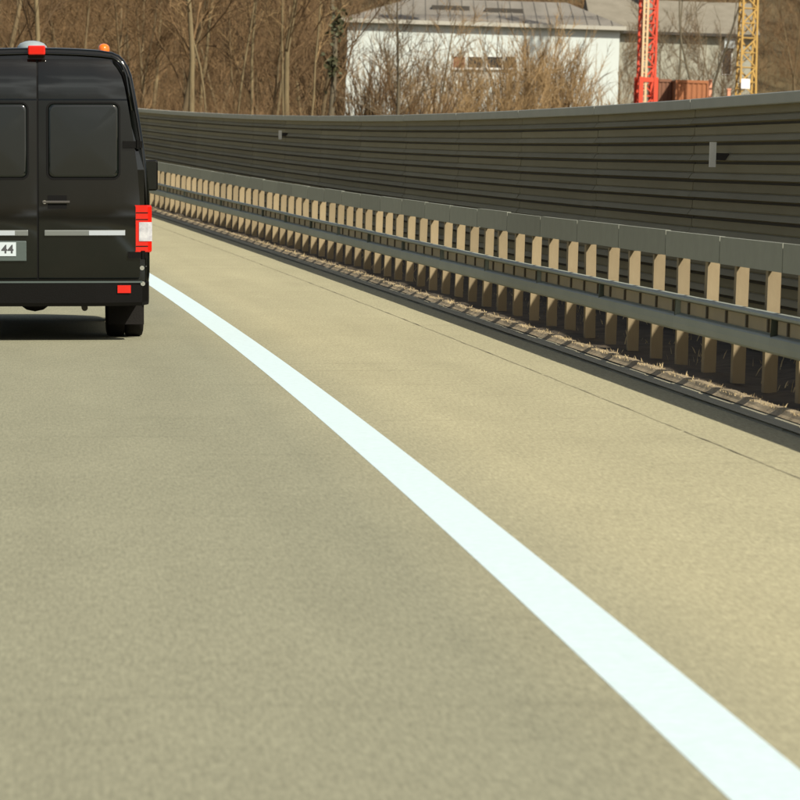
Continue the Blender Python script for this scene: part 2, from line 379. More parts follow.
# ---------------------------------------------------------------- noise barrier
def barrier():
    L = 6.0; base = road(60, A_WALL, 0); T = Matrix.Translation(base); Ti = Matrix.Translation(-base)
    g = root('noise_barrier', T, 'long dark noise barrier of horizontal boards under a pale grey coping behind the guard rail', 'noise barrier')
    P = 0.160
    prof = [(0.0, P-.003), (.008, P-.004), (.012, P*.56), (.003, P*.545), (.003, P*.50), (.022, P*.46), (.050, P*.20), (.054, .028), (.030, .020), (.0, .018)]
    meshes = []
    for v in range(4):
        meshes.append(MB().extrude([(y+rnd.uniform(-.001,.001), z) for y, z in prof], -L/2+.001, L/2-.001).mesh('board', MT['plank']))
    capm = MB().extrude([(-.10,2.005),(.055,2.005),(.062,2.012),(.062,2.090),(.055,2.098),(-.09,2.098),(-.10,2.09)], -L/2, L/2).mesh('coping', MT['cap'])
    pm = MB().box(-.07, .07, -.16, -.032, -.2, 2.0).mesh('post', MT['dark_steel'])
    bk = MB().box(-L/2, L/2, -.03, -.004, -.1, 2.03).mesh('backing', MT['eave'])
    for i in range(24):
        s = 20.5+L*i+L/2
        for j in range(12):
            z = 2.012-P*(j+1)
            link('board', meshes[rnd.randrange(4)], Ti @ frame(s, A_WALL, z+rnd.uniform(-.002, .002)) @ Matrix.Translation((0, rnd.uniform(-.001, .001), 0)), g)
        link('coping', capm, Ti @ frame(s, A_WALL, rnd.uniform(-.001, .001)), g)
        link('backing', bk, Ti @ frame(s, A_WALL), g)
        link('post', pm, Ti @ frame(s-L/2, A_WALL), g)
barrier()
def marker(px, py0, py1, s, label):
    # short pale upright on an arm fixed to the barrier's face
    zt = None
    g = root('barrier_marker', frame(s, A_WALL, 0), label, 'marker')
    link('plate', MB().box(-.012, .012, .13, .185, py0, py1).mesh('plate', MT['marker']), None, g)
    link('bracket', MB().box(-.02, .02, .02, .13, py0+.06, py0+.12).mesh('bracket', MT['dark_steel']), None, g)
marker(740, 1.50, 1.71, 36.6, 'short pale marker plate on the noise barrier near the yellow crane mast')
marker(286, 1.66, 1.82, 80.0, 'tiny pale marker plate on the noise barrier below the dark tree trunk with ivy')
# ---------------------------------------------------------------- the van
def van():
    s0, a0 = 39.01, -0.093
    ph = s0/RAD; t = Vector((-math.sin(ph), math.cos(ph), 2*SAG*s0)).normalized()
    r = Vector((math.cos(ph), math.sin(ph), BANK)).normalized(); u = r.cross(t)
    O = road(s0, a0)-t*1.05*.992
    M = Matrix.Identity(4)
    for i in range(3): M[i][0] = r[i]; M[i][1] = t[i]; M[i][2] = u[i]; M[i][3] = O[i]
    g = root('delivery_van', M @ Matrix.Diagonal((.992, .992, .992, 1)), 'black high-roof panel van with red tail lamps driving in the lane', 'van')
    PR = [(.34,.90),(.42,.955),(.60,.968),(1.1,.970),(1.3,.965),(1.50,.947),(1.67,.927),(1.91,.890),(2.16,.848),(2.30,.820),(2.38,.790),(2.44,.755),(2.48,.715),(2.508,.655),(2.525,.55),(2.537,.36),(2.543,.18),(2.545,0)]
    def half(z):
        if z <= PR[0][0]: return PR[0][1]
        for (z0, x0), (z1, x1) in zip(PR, PR[1:]):
            if z <= z1: return x0+(x1-x0)*(z-z0)/(z1-z0)
        return 0
    def lean(z):
        y = 0.0
        if z < 1.08: y += 0.05*(1.08-z)**2
        if z > 1.08: y += 0.040*(z-1.08)+.012*(z-1.08)**2
        if z > 2.09: y += 0.012
        if z > 2.2: y += 0.55*(z-2.2)**2
        return y
    rings = []
    def ring(yf, wsc, ztop, zbot=.34):
        pts = []
        for z, x in PR:
            zz = zbot+(z-.34)*(ztop-zbot)/(2.545-.34)
            pts.append((x*wsc, yf(z) if callable(yf) else yf, zz))
        full = pts+[(-x, y, z) for x, y, z in reversed(pts[:-1])]
        return full
    rings.append(ring(lambda z: lean(z)+.012, .972, 2.520))
    rings.append(ring(lambda z: lean(z)+.020, .990, 2.535))
    rings.append(ring(lambda z: lean(z)+.05, 1.0, 2.545))
    for y in (.5, 1.2, 2.2, 3.2): rings.append(ring(y, 1.0, 2.555))
    for y, wsc, zt in ((3.7,1,2.53),(3.95,1,2.42),(4.25,.99,2.05),(4.6,.985,1.5),(4.75,.98,1.28),(5.2,.96,1.12),(5.45,.92,.98),(5.56,.84,.80)): rings.append(ring(y, wsc, zt))
    mb = MB(); n = len(rings[0])
    for q in rings: mb.v += q
    for i in range(len(rings)-1):
        for j in range(n): mb.f.append((i*n+j, i*n+(j+1)%n, (i+1)*n+(j+1)%n, (i+1)*n+j))
    mb.f.append(tuple(range(n))); mb.f.append(tuple((len(rings)-1)*n+j for j in range(n-1, -1, -1)))
    me = mb.mesh('body', MT['black_paint'])
    for p in me.polygons: p.use_smooth = len(p.vertices) == 4
    body = link('body', me, None, g)
    # doors
    zs = [.535,.56,.75,.95,1.08,1.2,1.5,1.8,2.05,2.085,2.10,2.2,2.3,2.37,2.42,2.445]
    def door(sg):
        mb = MB(); nx = 6
        for lay, dy in ((0, -.016), (1, .014)):
            for z in zs:
                xm = half(z)-.085
                if z > 2.2: xm -= 0.05*((z-2.2)/.245)**2
                if z < .56: xm -= .01
                for k in range(nx+1):
                    x = .008+(xm-.008)*k/nx
                    e = 0.006*(1 if (k in (0, nx) and lay == 0) else 0)+(.006 if (lay == 0 and z in (zs[0], zs[-1])) else 0)
                    mb.v.append((sg*x, lean(z)+dy+e, z))
        nz = len(zs); st = nx+1; off = nz*st
        for i in range(nz-1):
            for k in range(nx):
                a = i*st+k; mb.f.append((a, a+1, a+st+1, a+st)); mb.f.append((off+a, off+a+st, off+a+st+1, off+a+1))
        for i in range(nz-1):
            for k in (0, nx):
                a = i*st+k; mb.f.append((a, a+st, off+a+st, off+a))
        for k in range(nx):
            for i in (0, nz-1):
                a = i*st+k; mb.f.append((a, a+1, off+a+1, off+a))
        me = mb.mesh('door', MT['black_paint'], True); me.set_sharp_from_angle(angle=math.radians(25))
        d = link('door', me, None, g)
        # window: rounded rectangle glass with a dark seal, following the lean of the door
        x0, x1, z0, z1 = .079, .712, 1.405, 2.070
        def rr(grow, yy, rad):
            pts = []
            for cx, cz, a0_ in ((x1-rad, z1-rad, 0), (x0+rad, z1-rad, 90), (x0+rad, z0+rad, 180), (x1-rad, z0+rad, 270)):
                for q in range(6):
                    an = math.radians(a0_+90*q/5)
                    px_, pz_ = cx+(rad+grow)*math.cos(an), cz+(rad+grow)*math.sin(an)
                    pts.append((sg*px_, lean(pz_)-.016+yy, pz_))
            return pts
        def plate(rings_):
            mb = MB(); n = len(rings_[0])
            for q in rings_: mb.v += q
            for i in range(len(rings_)-1):
                for j in range(n): mb.f.append((i*n+j, i*n+(j+1)%n, (i+1)*n+(j+1)%n, (i+1)*n+j))
            mb.f.append(tuple(range((len(rings_)-1)*n, len(rings_)*n))); return mb
        def bulge(f):
            cx_, cz_ = (x0+x1)/2, (z0+z1)/2; out = []
            for (px_, py_, pz_) in rr(-.012, 0, .06):
                X_, Z_ = sg*cx_+(px_-sg*cx_)*f, cz_+(pz_-cz_)*f
                uu, vv = (X_-sg*cx_)/((x1-x0)/2), (Z_-cz_)/((z1-z0)/2); out.append((X_, lean(Z_)-.016-.003-.0035*(1-uu*uu)*(1-vv*vv), Z_))
            return out
        wn = link('window', plate([rr(-.012, .002, .06)]+[bulge(f) for f in (1, .92, .84, .76, .68, .6, .52, .44, .36, .28, .2, .12, .04)]).mesh('window', MT['glass'], True), None, d)
        mbs = MB(); ra, rb, rc = rr(.004, .001, .06), rr(.002, -.008, .06), rr(-.011, -.008, .06)
        rd_ = rr(-.012, .001, .06); n = len(ra); mbs.v += ra+rb+rc+rd_
        for i in range(3):
            for j in range(n): mbs.f.append((i*n+j, i*n+(j+1)%n, (i+1)*n+(j+1)%n, (i+1)*n+j))
        link('seal', mbs.mesh('seal', MT['seal']), None, wn)
        # chrome strip
        xa, xb = (.055, .755) if sg > 0 else (.085, .755)
        mbx = MB().box(sg*xa, sg*xb, -.034, -.015, .915, .965); 
        st_ = link('trim_strip', mbx.mesh('trim_strip', MT['brushed']), None, d); bevel(st_, .006)
        link('glint_strip', MB().box(sg*.44 if sg > 0 else -.36, sg*.752 if sg > 0 else -.20, -.037, -.0335, .920, .960).mesh('glint_strip', MT['trim_glint']), None, st_)  # lighter strip that paints the sky's reflection onto part of the trim
        for hz in ((1.675, 1.735), (.72, .775)):
            hx = half(hz[0])
            hg = MB().box(sg*(hx-.19), sg*(hx-.02), lean(hz[0])-.035, lean(hz[0])-.014, hz[0], hz[1]).bar((sg*(hx-.06), lean(hz[0])-.03, hz[0]-.01), (sg*(hx-.06), lean(hz[0])-.03, hz[1]+.01), .018, n=8)
            link('hinge', hg.mesh('hinge', MT['black_plastic']), None, d)
        return d
    dr = door(1); dl = door(-1)
    sb = MB()
    for z0, z1 in zip(zs, zs[1:]): sb.quad((-.016, lean(z0)-.004, z0), (.016, lean(z0)-.004, z0), (.016, lean(z1)-.004, z1), (-.016, lean(z1)-.004, z1))
    link('door_seal', sb.mesh('door_seal', MT['seal']), None, g)
    # handle on the right-hand leaf
    hb = link('handle', MB().box(.085, .250, -.012, .0, 1.150, 1.265).mesh('handle', MT['seal']), None, dr)
    hb.location = (0, lean(1.2)-.008, 0)
    link('grip', MB().bar((.040, -.022, 1.207), (.275, -.022, 1.207), .013, n=8).mesh('grip', MT['grip']), None, hb)
    link('lock', MB().bar((.058, -.03, 1.207), (.058, -.005, 1.207), .016, n=12).mesh('lock', MT['chrome']), None, hb)
    # number plate on the left-hand leaf
    ph_ = link('plate_holder', MB().box(-.80, -.100, -.030, -.014, .695, .872).mesh('plate_holder', MT['grey_plastic']), None, dl); bevel(ph_, .012, 3)
    pl = link('number_plate', MB().box(-.712, -.190, -.036, -.031, .740, .860).mesh('number_plate', MT['plate']), None, ph_)
    cu = bpy.data.curves.new('plate_text', 'FONT'); cu.body = '44'; cu.size = .098; cu.extrude = .001; cu.offset = .003; cu.align_x = 'RIGHT'; cu.space_character = 1.1
    to = bpy.data.objects.new('plate_text', cu); COL.objects.link(to)
    dg = bpy.context.evaluated_depsgraph_get(); tm = bpy.data.meshes.new_from_object(to.evaluated_get(dg)); bpy.data.objects.remove(to)
    tm.materials.clear(); tm.materials.append(MT['ink'])
    tx = link('plate_digits', tm, Matrix.Translation((-.212, -.0375, .768)) @ Matrix.Rotation(math.radians(90), 4, 'X'), ph_)
    # lamps
    for sg in (1, -1):
        prf = [(.845, -.022), (.950, -.022), (.985, .0), (.988, .12), (.955, .12), (.845, .02)]
        mbl = MB(); n = len(prf)
        for z, q in ((.772, .99), (.785, 1), (1.165, 1), (1.180, .99)): mbl.v += [(sg*x*q, y, z) for x, y in prf]
        for i in range(3):
            for j in range(n): mbl.f.append((i*n+j, i*n+(j+1)%n, (i+1)*n+(j+1)%n, (i+1)*n+j))
        mbl.f.append(tuple(range(n))); mbl.f.append(tuple(3*n+j for j in range(n)))
        lp = link('tail_lamp', mbl.mesh('tail_lamp', MT['red_lens']), None, g)
        wl = MB(); prw = [(.874, -.027), (.950, -.027), (.988, -.002), (.991, .06), (.97, .06), (.874, -.01)]
        for z in (.868, 1.033): wl.v += [(sg*x, y, z) for x, y in prw]
        for j in range(6): wl.f.append((j, (j+1)%6, 6+(j+1)%6, 6+j))
        wl.f.append(tuple(range(6))); wl.f.append(tuple(range(6, 12)))
        for zz in (.82, 1.052, 1.11): link('lens_rib', MB().box(sg*.848, sg*.952, -.0245, -.020, zz, zz+.008).mesh('lens_rib', MT['seal']), None, lp)
        link('reversing_lamp', wl.mesh('reversing_lamp', MT['clear_lens']), None, lp)
    bp = MB()
    prof = []
    def bring(x, y0, y1, z0, z1): return [(x,y0+.01,z0),(x,y0,z0+.03),(x,y0,z1-.012),(x,y0+.012,z1),(x,y1,z1),(x,y1,z0)]
    secs = [bring(-.965,.10,.30,.335,.515), bring(-.955,.0,.30,.32,.519), bring(-.90,-.05,.25,.31,.519), bring(-.5,-.062,.2,.305,.519), bring(.5,-.062,.2,.305,.519), bring(.90,-.05,.25,.31,.519), bring(.955,.0,.30,.32,.519), bring(.965,.10,.30,.335,.515)]
    for q in secs: bp.v += q
    for i in range(len(secs)-1):
        for j in range(6): bp.f.append((i*6+j, i*6+(j+1)%6, (i+1)*6+(j+1)%6, (i+1)*6+j))
    bp.f.append(tuple(range(6))); bp.f.append(tuple((len(secs)-1)*6+j for j in range(6)))
    bo = link('bumper', bp.mesh('bumper', MT['black_plastic']), None, g)
    link('step_edge', MB().box(-.90, .90, -.066, -.045, .508, .5235).mesh('step_edge', MT['grey_plastic']), None, bo)
    for sg in (1, -1):
        link('reflector', MB().box(sg*.685, sg*.80, -.069, -.05, .420, .487).mesh('reflector', MT['red_lens']), None, bo)
        for q, (xx, zz) in enumerate(((.905, .50), (.90, .635))):
            link('screw_cap', MB().bar((sg*xx, -.055 if q == 0 else -.01, zz), (sg*xx, -.02 if q == 0 else .03, zz), .02, n=10).mesh('screw_cap', MT['chrome']), None, bo)
    # high brake lamp, roof vent, roof marker lamps
    bl = link('brake_lamp', MB().box(-.080, .070, .035, .16, 2.478, 2.560).mesh('brake_lamp', MT['red_lens']), None, g); bevel(bl, .012, 3)
    vb = MB(); nseg = 20; pr = [(.185,2.545),(.18,2.570),(.145,2.597),(.085,2.614),(.03,2.620)]
    for rr_, z in pr:
        for j in range(nseg): vb.v.append((-.035+rr_*.72*math.cos(2*math.pi*j/nseg), .8+rr_*math.sin(2*math.pi*j/nseg), z))
    for i in range(len(pr)-1):
        for j in range(nseg): vb.f.append((i*nseg+j, i*nseg+(j+1)%nseg, (i+1)*nseg+(j+1)%nseg, (i+1)*nseg+j))
    vb.f.append(tuple((len(pr)-1)*nseg+j for j in range(nseg)))
    link('roof_vent', vb.mesh('roof_vent', MT['vent'], True), None, g)
    for sg in (1, -1):
        ob = MB(); pr = [(.050,2.515),(.052,2.542),(.045,2.564),(.029,2.580),(.009,2.586)]
        for rr_, z in pr:
            for j in range(14): ob.v.append((sg*.585+rr_*math.cos(2*math.pi*j/14), .4+rr_*1.3*math.sin(2*math.pi*j/14), z))
        for i in range(len(pr)-1):
            for j in range(14): ob.f.append((i*14+j, i*14+(j+1)%14, (i+1)*14+(j+1)%14, (i+1)*14+j))
        ob.f.append(tuple((len(pr)-1)*14+j for j in range(14)))
        link('marker_lamp', ob.mesh('marker_lamp', MT['orange_lens'], True), None, g)
        # gutter rail along the rear roof edge and down the corner pillar
        pts = [Vector((sg*x, lean(z)+.002, z)) for x, z in ((.07,2.494),(.35,2.485),(.55,2.472),(.66,2.458),(.70,2.435),(.735,2.39),(.768,2.30),(.79,2.16),(.815,2.0))]
        link('drip_rail', MB().tube(pts, [.011]*len(pts), 6).mesh('drip_rail', MT['black_paint'], True), None, g)
        # wheels (twin tyres behind)
        for wy, xi in ((1.05, (.86, .70)), (4.60, (.86,))):
            wh = link('wheel', None, Matrix.Translation((sg*xi[0], wy, .335)), g)
            wh.empty_display_size = .1
            for x in xi:
                tb = MB(); pr = [(.17,.10),(.29,.108),(.325,.095),(.335,.06),(.335,-.06),(.325,-.095),(.29,-.108),(.17,-.10)]; ns = 36
                for rr_, xo in pr:
                    for j in range(ns): tb.v.append((sg*(x-xi[0])+xo*.78, rr_*math.cos(2*math.pi*j/ns), rr_*math.sin(2*math.pi*j/ns)))
                for i in range(len(pr)):
                    for j in range(ns): tb.f.append((i*ns+j, i*ns+(j+1)%ns, ((i+1)%len(pr))*ns+(j+1)%ns, ((i+1)%len(pr))*ns+j))
                link('tyre', tb.mesh('tyre', MT['rubber'], True), None, wh)
                link('rim', MB().bar((sg*(x-xi[0])-.05, 0, 0), (sg*(x-xi[0])+.05, 0, 0), .172, n=24).mesh('rim', MT['rim']), None, wh)
            ab = MB()
            for q in range(13):
                an = math.pi*q/12
                for rr_ in (.38, .45): ab.v.append((sg*.972, wy+rr_*math.cos(an), .335+rr_*math.sin(an)))
            for q in range(12): ab.f.append((2*q, 2*q+1, 2*q+3, 2*q+2))
            ao = link('wheel_arch', ab.mesh('wheel_arch', MT['black_plastic']), None, g)
            sm = ao.modifiers.new('solid', 'SOLIDIFY'); sm.thickness = .02; sm.offset = 0
        link('mud_flap', MB().box(sg*.625, sg*.94, .66, .672, .12, .42).mesh('mud_flap', MT['rubber']), None, g)
        mi = link('wing_mirror', MB().box(sg*1.02, sg*1.205, 4.12, 4.24, 1.268, 1.565).mesh('wing_mirror', MT['black_plastic']), None, g); bevel(mi, .025, 3)
        for zz in (1.36, 1.48): link('mirror_arm', MB().bar((sg*.93, 4.22, zz), (sg*1.05, 4.2, zz), .02, n=8).mesh('mirror_arm', MT['black_plastic']), None, mi)
        link('mirror_glass', MB().box(sg*1.04, sg*1.19, 4.113, 4.1195, 1.285, 1.55).mesh('mirror_glass', MT['glass']), None, mi)
    ax = MB().bar((-.70, 1.05, .335), (.70, 1.05, .335), .06, n=10)
    ring_ = [(.0,.0),(.08,.02),(.12,.08),(.115,.16),(.0,.2)]
    ns = 14; i0 = len(ax.v)
    for q in range(7):
        ph2 = math.pi*q/6
        for j in range(ns): ax.v.append((-.015+.15*math.cos(ph2), 1.05+.115*math.sin(ph2)*math.cos(2*math.pi*j/ns), .335+.115*math.sin(ph2)*math.sin(2*math.pi*j/ns)))
    for q in range(6):
        for j in range(ns): ax.f.append((i0+q*ns+j, i0+q*ns+(j+1)%ns, i0+(q+1)*ns+(j+1)%ns, i0+(q+1)*ns+j))
    link('rear_axle', ax.mesh('rear_axle', MT['dark_steel'], True), None, g)
    link('exhaust_pipe', MB().bar((.405, .12, .285), (.405, .7, .33), .028, n=10).mesh('exhaust_pipe', MT['dark_steel']), None, g)
    link('underbody', MB().box(-.55, .55, .2, 4.2, .33, .40).mesh('underbody', MT['black_plastic']), None, g)
van()
# ---------------------------------------------------------------- bare trees
def perp(d, r):
    t = Vector((r.uniform(-1,1), r.uniform(-1,1), r.uniform(-1,1))); v = d.cross(t)
    return v.normalized() if v.length > 1e-4 else Vector((1,0,0))
def limb(mb, p, d, L, r0, r, nseg, nside, up=.06, wob=.12, r1=None):
    pts = [p.copy()]; rads = [r0]; r1 = r0*.35 if r1 is None else r1
    for k in range(nseg):
        d = (d+Vector((r.gauss(0,wob), r.gauss(0,wob), r.gauss(0,wob)+up))).normalized()
        p = p+d*(L/nseg); pts.append(p.copy()); rads.append(r0+(r1-r0)*(k+1)/nseg)
    mb.tube(pts, rads, nside, cap=False)
    return pts, rads
def along(pts, t):
    x = t*(len(pts)-1); i = min(int(x), len(pts)-2); return pts[i].lerp(pts[i+1], x-i), (pts[i+1]-pts[i]).normalized()
def tree_meshes(seed, H, r0, first=.22, nb=24, ns=8, nt_=9, spread=1.0, bl=.34, bark='bark', twig='twig', lean_=0.0, fork=False):
    r = random.Random(seed); tb = MB(); cb = MB()
    d = Vector((lean_, r.uniform(-.03,.03), 1)).normalized()
    stems = []
    if fork:
        p, q = limb(tb, Vector((0,0,-.3)), d, H*.30, r0, r, 4, 8, .05, .05, r0*.8)
        for sg in (-1, 1):
            dd = Vector((sg*.33+r.uniform(-.08,.08), r.uniform(-.2,.2), 1)).normalized()
            stems.append(limb(tb, p[-1]-d*.1, dd, H*.72, r0*.66, r, 8, 7, .05, .06, .02))
    else:
        stems.append(limb(tb, Vector((0,0,-.3)), d, H, r0, r, 11, 9, .04, .045, .02))
    for pts, rads in stems:
        for b in range(nb//len(stems)):
            t = (first if not fork else .05)+(.96-(first if not fork else .05))*((b+r.random())/(nb//len(stems)))
            p, dd = along(pts, t)
            o = perp(dd, r); ang = r.uniform(.55, 1.05)*spread
            d1 = (dd*math.cos(ang)+o*math.sin(ang)).normalized()
            L = H*bl*(1.05-.75*t)*r.uniform(.6, 1.15)+.5
            bp_, br_ = limb(cb, p, d1, L, max(.012, r0*.30*(1-t*.8)), r, 5, 5, .09, .13)
            for c in range(ns):
                t2 = .18+.8*(c+r.random())/ns; p2, d2 = along(bp_, t2)
                o2 = perp(d2, r); a2 = r.uniform(.4, .95)
                d3 = (d2*math.cos(a2)+o2*math.sin(a2)+Vector((0,0,.15))).normalized()
                L2 = L*r.uniform(.22, .5)*(1.15-.6*t2)+.25
                sp2, _ = limb(cb, p2, d3, L2, .016, r, 3, 3, .07, .15, .006)
                for e in range(nt_):
                    p4, d4 = along(sp2, r.uniform(.15, 1)); o4 = perp(d4, r); a4 = r.uniform(.3, .9)
                    d5 = (d4*math.cos(a4)+o4*math.sin(a4)+Vector((0,0,.1))).normalized()
                    L4 = r.uniform(.25, .8); q4 = p4+d5*L4
                    sd = o4*.0075
                    cb.quad(p4-sd, p4+sd, q4); 
    return tb.mesh('trunk', MT[bark], True, fix=False), cb.mesh('crown', MT[twig], False, fix=False)
def shrub_meshes(seed, H, nst=26, spread=.55, twig='twig_tan', nb=9, nt_=7):
    r = random.Random(seed); tb = MB(); cb = MB()
    for i in range(nst):
        an = r.uniform(0, 6.28); tl = abs(r.gauss(0, spread))
        d = Vector((math.cos(an)*tl, math.sin(an)*tl, 1)).normalized(); L = H*r.uniform(.6, 1.05)
        p0 = Vector((r.uniform(-.7,.7), r.uniform(-.7,.7), -.2))
        pts, _ = limb(tb, p0, d, L, r.uniform(.022, .045), r, 6, 4, .05, .07, .008)
        for b in range(nb):
            p, dd = along(pts, r.uniform(.15, .97)); o = perp(dd, r); a = r.uniform(.25, .7)
            d2 = (dd*math.cos(a)+o*math.sin(a)).normalized()
            sp2, _ = limb(cb, p, d2, L*r.uniform(.12, .32), .012, r, 3, 3, .08, .12, .005)
            for e in range(nt_):
                p4, d4 = along(sp2, r.uniform(.1, 1)); o4 = perp(d4, r); a4 = r.uniform(.25, .8)
                q4 = p4+(d4*math.cos(a4)+o4*math.sin(a4)+Vector((0,0,.15))).normalized()*r.uniform(.2,.6); sd = o4*.0085
                cb.quad(p4-sd, p4+sd, q4)
    return tb.mesh('stem', MT[twig], False, fix=False), cb.mesh('crown', MT[twig], False, fix=False)
def plant(name, meshes, x, y, rot, scl, label, cat, group=None, parts=('trunk', 'crown')):
    z = ground_z(x, y)
    M = Matrix.Translation((x, y, z)) @ Matrix.Rotation(rot, 4, 'Z') @ Matrix.Diagonal((scl, scl, scl, 1))
    g = root(name, M, label, cat, group)
    for n_, me in zip(parts, meshes): link(n_, me, None, g)
    return g
def at(px, Y): p = pix(px, 110, Y); return p.x, p.y
W1 = tree_meshes(1, 17, .13, .15, 32, 10, 12, 1.0, .34, 'bark', 'twig')
W2 = tree_meshes(2, 15, .10, .10, 32, 10, 12, .9, .36, 'bark', 'twig')
W3 = tree_meshes(3, 18, .12, .20, 32, 10, 12, .8, .32, 'bark_pale', 'twig')
W4 = tree_meshes(4, 14, .11, .10, 32, 10, 12, 1.0, .38, 'bark', 'twig', fork=True)
W5 = tree_meshes(5, 12, .08, .06, 32, 10, 12, 1.0, .40, 'bark', 'twig')
S1 = shrub_meshes(21, 6.0, 46, .34, 'twig_tan', 12, 9); S2 = shrub_meshes(22, 5.2, 44, .42, 'twig_tan', 12, 9); S3 = shrub_meshes(23, 4.4, 30, .5, 'twig')
S4 = shrub_meshes(24, 3.6, 34, .7, 'twig')
# trees told apart in the photograph
x, y = at(192, 165)
plant('bare_tree', tree_meshes(31, 16, .125, .24, 16, 6, 8, .8, .26, 'bark_pale', 'twig', -.03), x, y, .4, 1, 'tallest pale trunked bare tree rising straight behind the noise barrier beside the van', 'tree')
x, y = at(247, 178)
plant('bare_tree', tree_meshes(32, 13, .085, .2, 16, 6, 8, .8, .28, 'bark_pale', 'twig', .10), x, y, 2.0*0, 1, 'slender leaning bare tree with pale thin trunk behind the noise barrier', 'tree')
x, y = at(331, 185)
ivt = plant('bare_tree', tree_meshes(33, 17, .16, .2, 20, 7, 8, .85, .30, 'bark_dark', 'twig', .02), x, y, 0, 1, 'dark trunked bare tree with dull ivy clumps left of the white hall', 'tree')
def ivy_clump(z, R_):
    mb = MB(); r = random.Random(int(z*10))
    for k in range(90):
        p = Vector((r.gauss(0,R_*.5), r.gauss(0,R_*.5), z+r.gauss(0,R_*.9))); a = perp(Vector((0,0,1)), r)*.07; b = Vector((r.uniform(-.5,.5),r.uniform(-.5,.5),r.uniform(-1,1))).normalized()*.07
        mb.quad(p-a-b, p+a-b, p+a+b, p-a+b)
    return mb.mesh('ivy', MT['ivy'], fix=False)
link('ivy', ivy_clump(5.2, .30), None, ivt); link('ivy', ivy_clump(7.0, .38), Matrix.Translation((.15, 0, 0)), ivt)
for i, (px_, Y, lb) in enumerate([(207, 172, 'thin pale sapling just right of the tallest pale trunk'), (236, 176, 'thin pale sapling before the slender leaning tree'), (283, 174, 'thin pale sapling midway between the leaning tree and the ivy clad tree'), (305, 178, 'thin pale sapling left of the ivy clad tree')]):
    x, y = at(px_, Y)
    plant('bare_sapling', tree_meshes(51+i, 11+i, .05, .3, 12, 6, 7, .7, .24, 'bark_pale', 'twig_tan', (.03, -.05, .02, .06)[i]), x, y, 0, 1, lb, 'tree')
x, y = at(397, 205)
plant('bare_tree', tree_meshes(34, 11.0, .13, .34, 22, 8, 8, 1.1, .40, 'bark_dark', 'twig_dark', .0), x, y, 1.0, 1, 'spreading dark bare tree standing before the left end of the white hall', 'tree')
x, y = at(422, 215)
plant('bare_tree', tree_meshes(35, 9.6, .10, .25, 18, 8, 8, 1.0, .40, 'bark', 'twig_tan', .22), x, y, .3, 1, 'tan bare tree leaning over beside the hall window strip', 'tree')
for i, (px_, Y, me, sc_, lb) in enumerate([
    (357, 215, S3, 1.25, 'brown bare shrub beside the ivy clad tree at the left end of the hall'),
    (378, 218, S2, 1.05, 'loose tan bare shrub between the ivy clad tree and the spreading dark tree'),
    (412, 212, S3, 1.15, 'brown bare shrub at the foot of the spreading dark tree'),
    (440, 222, S2, .95, 'tan bare shrub under the left end of the hall window strip'),
    (474, 228, S1, 1.02, 'tan bare shrub whose twigs rise above the hall windows'),
    (505, 220, S2, 1.00, 'tan bare shrub below the right end of the hall window strip'),
    (528, 226, S1, 1.16, 'tallest dense tan shrub just right of the hall windows'),
    (556, 228, S1, 1.05, 'wide tan shrub midway between hall windows and hall corner'),
    (584, 224, S2, .95, 'low loose tan shrub closest to the bare corner of the hall')]):
    x, y = at(px_, Y); plant('bare_shrub', me, x, y, i*1.1, sc_*1.42, lb, 'shrub', 'bare shrubs before the white hall', ('stem', 'crown'))
for i, (px_, Y, lb, fk, H) in enumerate([
    (660, 268, 'dark bare tree with upright trunk beside the red crane mast', False, 14),
    (675, 272, 'dark bare tree behind the rusty containers before the grey house', False, 15),
    (703, 266, 'dark forked bare tree before the grey house window', True, 17)]):
    x, y = at(px_, Y)
    plant('bare_tree', tree_meshes(41+i, H, .17, .3, 16, 6, 6, .8, .30, 'bark_dark', 'twig_dark', 0, fk), x, y, i*1.3, 1, lb, 'tree')
for i, (px_, Y, me, sc_, lb) in enumerate([
    (632, 292, W5, .95, 'bushy leafless tree in the gap between the hall corner and the red crane mast'),
    (667, 294, W2, .85, 'slim many branched leafless tree before the grey house roof right of the red crane mast'),
    (688, 290, W5, 1.0, 'bushy leafless tree before the middle of the grey house'),
    (716, 293, W2, .80, 'slim leafless tree right before the grey house window'),
    (733, 296, W5, .9, 'bushy leafless tree before the grey house beside the yellow crane mast')]):
    x, y = at(px_, Y); plant('bare_tree', me, x, y, i*1.7, sc_, lb, 'tree', 'bare trees before the grey house')
# wood left of the hall and on the hillside
r = random.Random(5); wood = (W1, W2, W3, W4, W5); spots = []
def free(x, y, dmin):
    for a, b in spots:
        if (a-x)**2+(b-y)**2 < dmin*dmin: return False
    return True
tries = 0
while len(spots) < 58 and tries < 4000:
    tries += 1; Y = r.uniform(172, 330); px_ = r.uniform(-70, 385)
    x, y = at(px_, Y)
    if px_ > 322: continue
    if min(abs(px_-q) for q in (192, 247, 331, 397)) < 9 and Y < 210: continue
    if free(x, y, 2.3): spots.append((x, y))
nl = len(spots); tries = 0
while len(spots) < nl+130 and tries < 9000:
    tries += 1; Y = r.uniform(334, 450); px_ = r.uniform(-90, 890); x, y = at(px_, Y)
    if 600 < px_ < 770 and Y < 342: continue
    if free(x, y, 3.0): spots.append((x, y))
kinds = ('tall broad crowned', 'slim many branched', 'tall pale trunked', 'forked', 'small bushy')
for i, (x, y) in enumerate(spots):
    k = r.randrange(5)
    where = 'in the dense wood left of the white hall' if i < nl else 'on the wooded hillside beyond the buildings'
    plant('bare_tree', wood[k], x, y, r.uniform(0, 6.28), r.uniform(.75, 1.15), kinds[k]+' brown leafless tree '+where, 'tree', kinds[k]+' trees '+where)
